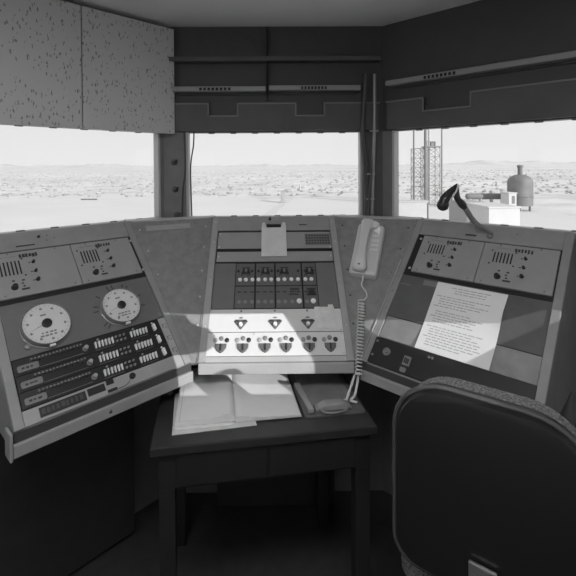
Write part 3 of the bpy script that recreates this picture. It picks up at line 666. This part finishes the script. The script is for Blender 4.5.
o = MB(WT['right']).prism([(-.10, 1.45), (-.10, 1.24), (.05, 1.262), (.10, 1.294), (.15, 1.338), (.205, 1.374), (.30, 1.400), (.46, 1.41), (.46, 1.45)], -.016, -.006, 'y').build('sun_blocker_sheet', 'cap'); tag(o, 'added grey sun-blocking sheet with a slanting edge over the unseen right side window', 'blind')  # added sheet, trims the upper edge of the sun on the notice
cn = thing('sun_blocker_slab', 'added grey sun-blocking slab under the upper block of the unseen frame', 'jacket', loc=(0, .265, 0))  # added slab, keeps sun off most of the left corner panel
MB().prism([(.567, 1.500), (.690, 1.500), (.702, 1.470), (.728, 1.455), (.757, 1.446), (.764, 1.415), (.752, 1.388), (.725, 1.374), (.66, 1.364), (.567, 1.360)], 0, .028, 'y').build('blocker_slab', 'cap', cn, bevel=.006)
MB().box(.60, .66, .005, .012, 1.500, 1.5045).build('slab_bar', 'steel', cn)
cl = thing('fill_light', 'added long ceiling fill light, out of view behind the viewer', 'fill light', loc=(-.15, .25, CEIL))  # added lamp, out of view, brightens the whole interior
MB().box(-.55, .55, -.16, .16, -.05, -.001).build('housing', 'ceil', cl, bevel=.004); MB().box(-.53, .53, -.145, .145, -.062, -.0505).build('diffuser', 'glow', cl, bevel=.004)

# ------------------------------------------------------------------ outdoors
GZ = EZ-8.3
o = MB().add([(-9000, -300, GZ), (9000, -300, GZ), (9000, 12000, GZ), (-9000, 12000, GZ)], [(0, 1, 2, 3)]).build('desert_ground', 'desert'); o['kind'] = 'structure'
def g(x, y): return atz(x, y, GZ)
def pad(name, px, m, dz, lab, cat):
    o = MB(); P = [g(*q) for q in px]; o.prism([(p.x, p.y) for p in P], GZ+.001, GZ+dz); o = o.build(name, m); o['kind'] = 'structure'; return o
pad('graded_pad', [(270, 216), (296, 196.5), (358, 197), (400, 202), (540, 206), (640, 240), (300, 260)], 'bare', .012, 'broad pale graded pad of bare ground outside the middle window', 'graded ground')
pad('bare_strip', [(-40, 204), (60, 196), (158, 192), (190, 195.5), (262, 199), (282, 203), (262, 218), (150, 260), (-60, 260)], 'bare', .011, 'pale bare strip of sand outside the left window', 'graded ground')
pad('dirt_track', [(262, 215.5), (279, 203.5), (283.5, 203.2), (275, 216)], 'track', .016, 'grey dirt track running past the small shed', 'track')
def hills(name, y, h0, x0, x1, seed, n=90):
    rn = random.Random(seed); b = MB(); hs = []
    ph = [rn.random()*6.3 for _ in range(6)]
    for i in range(n+1):
        t = i/n; e = sin(pi*t)**.5
        hs.append(h0*e*(.55+.2*sin(5*t*pi+ph[0])+.13*sin(13*t*pi+ph[1])+.08*sin(29*t*pi+ph[2])+.05*sin(61*t*pi+ph[3])))
    vs = []; fs = []
    for j, (dy, k) in enumerate(((-700, 0), (-420, .42), (-160, .85), (0, 1.0), (500, .7), (1200, 0))):
        for i in range(n+1): vs.append((x0+(x1-x0)*i/n, y+dy+60*sin(i*1.7+j), GZ+max(0, hs[i])*k*(1+.12*sin(i*2.3+j*1.9)*(0 < k < 1))-.5*(k == 0)))
    for j in range(5):
        for i in range(n): q = j*(n+1)+i; fs.append((q, q+1, q+n+2, q+n+1))
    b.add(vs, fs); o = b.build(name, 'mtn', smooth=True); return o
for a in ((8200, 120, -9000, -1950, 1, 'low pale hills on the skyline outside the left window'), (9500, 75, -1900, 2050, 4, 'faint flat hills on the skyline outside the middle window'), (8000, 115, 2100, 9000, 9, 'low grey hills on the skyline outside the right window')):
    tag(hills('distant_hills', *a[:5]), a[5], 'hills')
# scrub: nobody could count it
rn = random.Random(11); b = MB()
for i in range(2600):
    d = 118+620*rn.random()**1.5; x = (rn.random()*1.9-.95)*d*1.05; r = .35+.75*rn.random()
    h = r*(.5+.5*rn.random()); n = 6
    if abs(x-g(350, 195.5).x) < 9 and abs(d-g(350, 195.5).y) < 9: continue
    vs = [(x, d, GZ+h)]
    for j in range(n): a = 2*pi*j/n+rn.random()*.6; q = r*(.75+.5*rn.random()); vs.append((x+q*cos(a), d+q*sin(a), GZ+h*.45*rn.random()+h*.2))
    for j in range(n): a = 2*pi*j/n; vs.append((x+r*.6*cos(a), d+r*.6*sin(a), GZ-.05))
    b.add(vs, [(0, 1+j, 1+(j+1) % n) for j in range(n)] + [(1+j, 7+j, 7+(j+1) % n, 1+(j+1) % n) for j in range(n)])
o = b.build('desert_scrub', 'bush'); tag(o, 'low grey desert scrub scattered over the plain beyond the windows', 'scrub', kind='stuff')
def obox(name, x0, x1, yt, yb, d, dep, m, lab, cat, kids=None):
    a = at(x0, yt, d); c = at(x1, yt, d); zb = GZ+.015 if yb is None else at(x0, yb, d).z
    o = thing(name, lab, cat, loc=((a.x+c.x)/2, d, zb)); hw = (c.x-a.x)/2
    MB().box(-hw, hw, 0, dep, 0, a.z-zb).build('walls', m, o)
    MB().box(-hw-.12, hw+.12, -.12, dep+.12, a.z-zb, a.z-zb+.14).build('roof', m, o)
    return o, hw, a.z-zb
o, hw, hh = obox('white_blockhouse', 489, 520, 208, None, 44, 5, 'cream', 'plain white low building outside the right window, nearest the pane', 'building')
o, hw, hh = obox('grey_shed', 467, 488, 204, None, 50, 5, 'shed', 'pale grey shed with a dark door left of the white low building', 'building')
MB().box(-hw+.4, -hw+1.15, -.06, 0, hh*.1, hh*.72).build('door', 'door', o)
for k in range(3): MB().box(-hw+1.4+k*.45, -hw+1.48+k*.45, -.08, 0, .1, hh-.1).build('batten', 'cream', o)
o, hw, hh = obox('retaining_wall', 392, 428, 202, None, 62, 2.0, 'conc', 'long low pale concrete retaining wall at the foot of the lattice towers', 'platform')  # low concrete retaining wall below the towers
o, hw, hh = obox('pump_house', 509, 516.5, 193.5, None, 70, 2.5, 'cream', 'small white pump house beside the domed tank', 'building')
MB().box(-.15, .35, -.05, 0, hh-1.7, hh-.4).build('door', 'door', o)
o, hw, hh = obox('small_shed', 281, 285.5, 191.5, None, 95, 1.6, 'shed', 'tiny grey shed standing alone beside the dirt track', 'shed')
MB().box(-hw*.5, hw*.5, -.05, 0, .1, hh*.75).build('door', 'shed', o)
# domed tank
c = at(520, 205, 76); tk = thing('domed_tank', 'grey domed storage tank with a stubby vent at the right edge', 'tank', loc=(c.x, 76, GZ))
zt_ = at(520, 182, 76).z-GZ; r = 11.5/F*76
MB().lathe([(r, zt_-4.2), (r, zt_), (r*.95, zt_+.45), (r*.78, zt_+.9), (r*.45, zt_+1.25), (r*.2, zt_+1.36)], n=32).build('shell', 'tank', tk, smooth=True)
MB().lathe([(.40, zt_+1.2), (.40, zt_+2.6), (.5, zt_+2.65), (.5, zt_+3.0), (.2, zt_+3.05)], n=16).build('vent', 'tank', tk, smooth=True)
for k in range(6): a = 2*pi*k/6; MB().tube([(r*.85*cos(a), r*.85*sin(a), 0), (r*.85*cos(a), r*.85*sin(a), zt_-4.1)], .16, 8).build('leg', 'pole', tk)
MB().tube([(r*1.02*cos(2*pi*i/24), r*1.02*sin(2*pi*i/24), zt_-2.6) for i in range(25)], .07, 6).build('hoop', 'pole', tk)
# horizontal tank
a, c = at(467, 196.5, 79.5), at(505, 196.5, 79.5)
ht = thing('horizontal_tank', 'long grey horizontal tank on saddles left of the domed tank', 'tank', loc=((a.x+c.x)/2, 79.5, GZ)); hw = (c.x-a.x)/2; z = a.z-GZ; R_ = 3.1/F*78
MB(Matrix.Translation((0, 0, z)) @ Matrix.Rotation(pi/2, 4, 'Y')).lathe([(R_*.3, -hw-.3), (R_*.8, -hw-.12), (R_, -hw+.1), (R_, hw-.1), (R_*.8, hw+.12), (R_*.3, hw+.3)], n=24).build('vessel', 'pipe', ht, smooth=True)
for k in range(4): x = -hw*.85+hw*1.7*k/3; MB().box(x-.15, x+.15, -.35, .35, 0, z-R_*.7).build('saddle', 'conc', ht)
# lattice tower
def tower(x0, x1, yt, d, lab, r=.07):
    a, c = at(x0, yt, d), at(x1, yt, d); w = c.x-a.x; o = thing('lattice_tower', lab, 'tower', loc=((a.x+c.x)/2, d, GZ)); H = a.z-GZ; h = w/2
    for sx in (-1, 1):
        for y in (0, w): MB().box(sx*h-r, sx*h+r, y-r, y+r, 0, H).build('leg', 'lat', o)
    n = max(6, round(H/w)); b = MB(); rn = random.Random(int(x0))
    for i in range(n):
        z0, z1 = H*i/n, H*(i+1)/n
        for y in (0, w):
            b.tube([(-h, y, z0), (h, y, z1)], r*.6, 5); b.tube([(h, y, z0), (-h, y, z1)], r*.6, 5); b.tube([(-h, y, z1), (h, y, z1)], r*.7, 5)
        for sx in (-1, 1): b.tube([(sx*h, 0, z0), (sx*h, w, z1)], r*.6, 5); b.tube([(sx*h, 0, z1), (sx*h, w, z1)], r*.7, 5)
    b.build('bracing', 'lat', o)
    return o, H, h, w
o, H, h, w = tower(414.5, 424.5, 148.5, 86, 'left-hand lattice steel tower among the masts outside the right window')
o, H, h, w = tower(427.5, 440, 147, 88, 'right-hand lattice steel tower carrying a platform outside the right window')
MB().box(-h-.3, h+.3, -.3, w+.3, H, H+.2).build('platform', 'lat', o)
MB().tube([(-h-.2, -.2, H+.2), (-h-.2, -.2, H+1.1), (h*.2, -.2, H+1.1), (h*.2, -.2, H+.2)], .07, 6).build('handrail', 'lat', o); MB().box(-.5, .3, 0, .8, H+.2, H+1.1).build('equipment_box', 'lat', o)
def mast(x, yt, d, r, lab, m='pole', yb=None):
    p = at(x, yt, d); o = MB(); o.lathe([(r, 0), (r, (p.z-GZ)*.5), (r*.85, p.z-GZ)], n=10); o = o.build('mast', m, smooth=True); o.location = (p.x, d, GZ); tag(o, lab, 'mast'); return o
mast(413.7, 100, 84, .16, 'leftmost of the tall masts rising beside the lattice towers')
mast(425.3, 100, 85, .28, 'thickest tall mast, between the two lattice towers', 'pole'); mast(429.3, 100, 92, .34, 'pale tall mast just right of the thickest mast', 'conc')
mast(441.8, 100, 92, .17, 'rightmost of the tall masts, right of the lattice towers', 'lat')
mast(427.8, 203, 50, .10, 'short dark post standing in front of the low pale retaining wall')
# little far things on the plain
o = thing('low_pipe', 'short low dark pipe lying on the sand outside the left window', 'pipe', loc=g(89, 200)); MB(Matrix.Translation((0, 0, .18)) @ Matrix.Rotation(pi/2, 4, 'Y')).lathe([(.16, -2.0), (.16, 2.0)], n=10).build('pipe_run', 'pole', o)
for x in (-1.5, 0, 1.5): MB().box(x-.1, x+.1, -.2, .2, 0, .3).build('support', 'pole', o)
o = thing('low_pipe', 'short low pipe lying on the plain left of the tiny shed', 'pipe', loc=g(262, 196)); MB(Matrix.Translation((0, 0, .18)) @ Matrix.Rotation(pi/2, 4, 'Y')).lathe([(.14, -2.4), (.14, 2.4)], n=10).build('pipe_run', 'shed', o)
for x in (-1.8, 0, 1.8): MB().box(x-.1, x+.1, -.2, .2, 0, .3).build('support', 'shed', o)
p = g(350, 195.5); o = MB().prism([(-3.2, 0), (-1.6, .75), (1.5, .9), (3.4, .3), (3.6, 0)], 0, 3, 'y').build('earth_mound', 'bush'); o.location = p; tag(o, 'dark low earth mound at the right side of the middle window', 'mound')
p = g(300, 191); o = MB().lathe([(.3, 0), (.3, 2.2), (.1, 2.3)], n=8).build('marker_post', 'conc'); o.location = p; tag(o, 'white marker post on the plain right of the tiny shed', 'post')

# ------------------------------------------------------------------ light
AZ, EL = radians(40), radians(20)
sd_ = Vector((sin(AZ)*cos(EL), -cos(AZ)*cos(EL), sin(EL)))
sun = bpy.data.lights.new('sun', 'SUN'); sun.energy = 4.2; sun.angle = .0045
so = bpy.data.objects.new('sun', sun); COL.objects.link(so); so.rotation_euler = sd_.to_track_quat('Z', 'Y').to_euler()
w = bpy.data.worlds.new('sky'); SC.world = w; w.use_nodes = True; nt = w.node_tree; bg = nt.nodes['Background']
tc = nt.nodes.new('ShaderNodeTexCoord'); sx = nt.nodes.new('ShaderNodeSeparateXYZ'); r = nt.nodes.new('ShaderNodeMapRange')
r.inputs['From Min'].default_value = 0; r.inputs['From Max'].default_value = .5; r.inputs['To Min'].default_value = .87; r.inputs['To Max'].default_value = .70
nt.links.new(tc.outputs['Generated'], sx.inputs[0]); nt.links.new(sx.outputs['Z'], r.inputs['Value']); nt.links.new(r.outputs['Result'], bg.inputs['Color'])
bg.inputs['Strength'].default_value = 1.0
vs_ = SC.view_settings; vs_.view_transform = 'Standard'; vs_.look = 'None'; vs_.exposure = 0; vs_.gamma = 1; vs_.use_curve_mapping = False
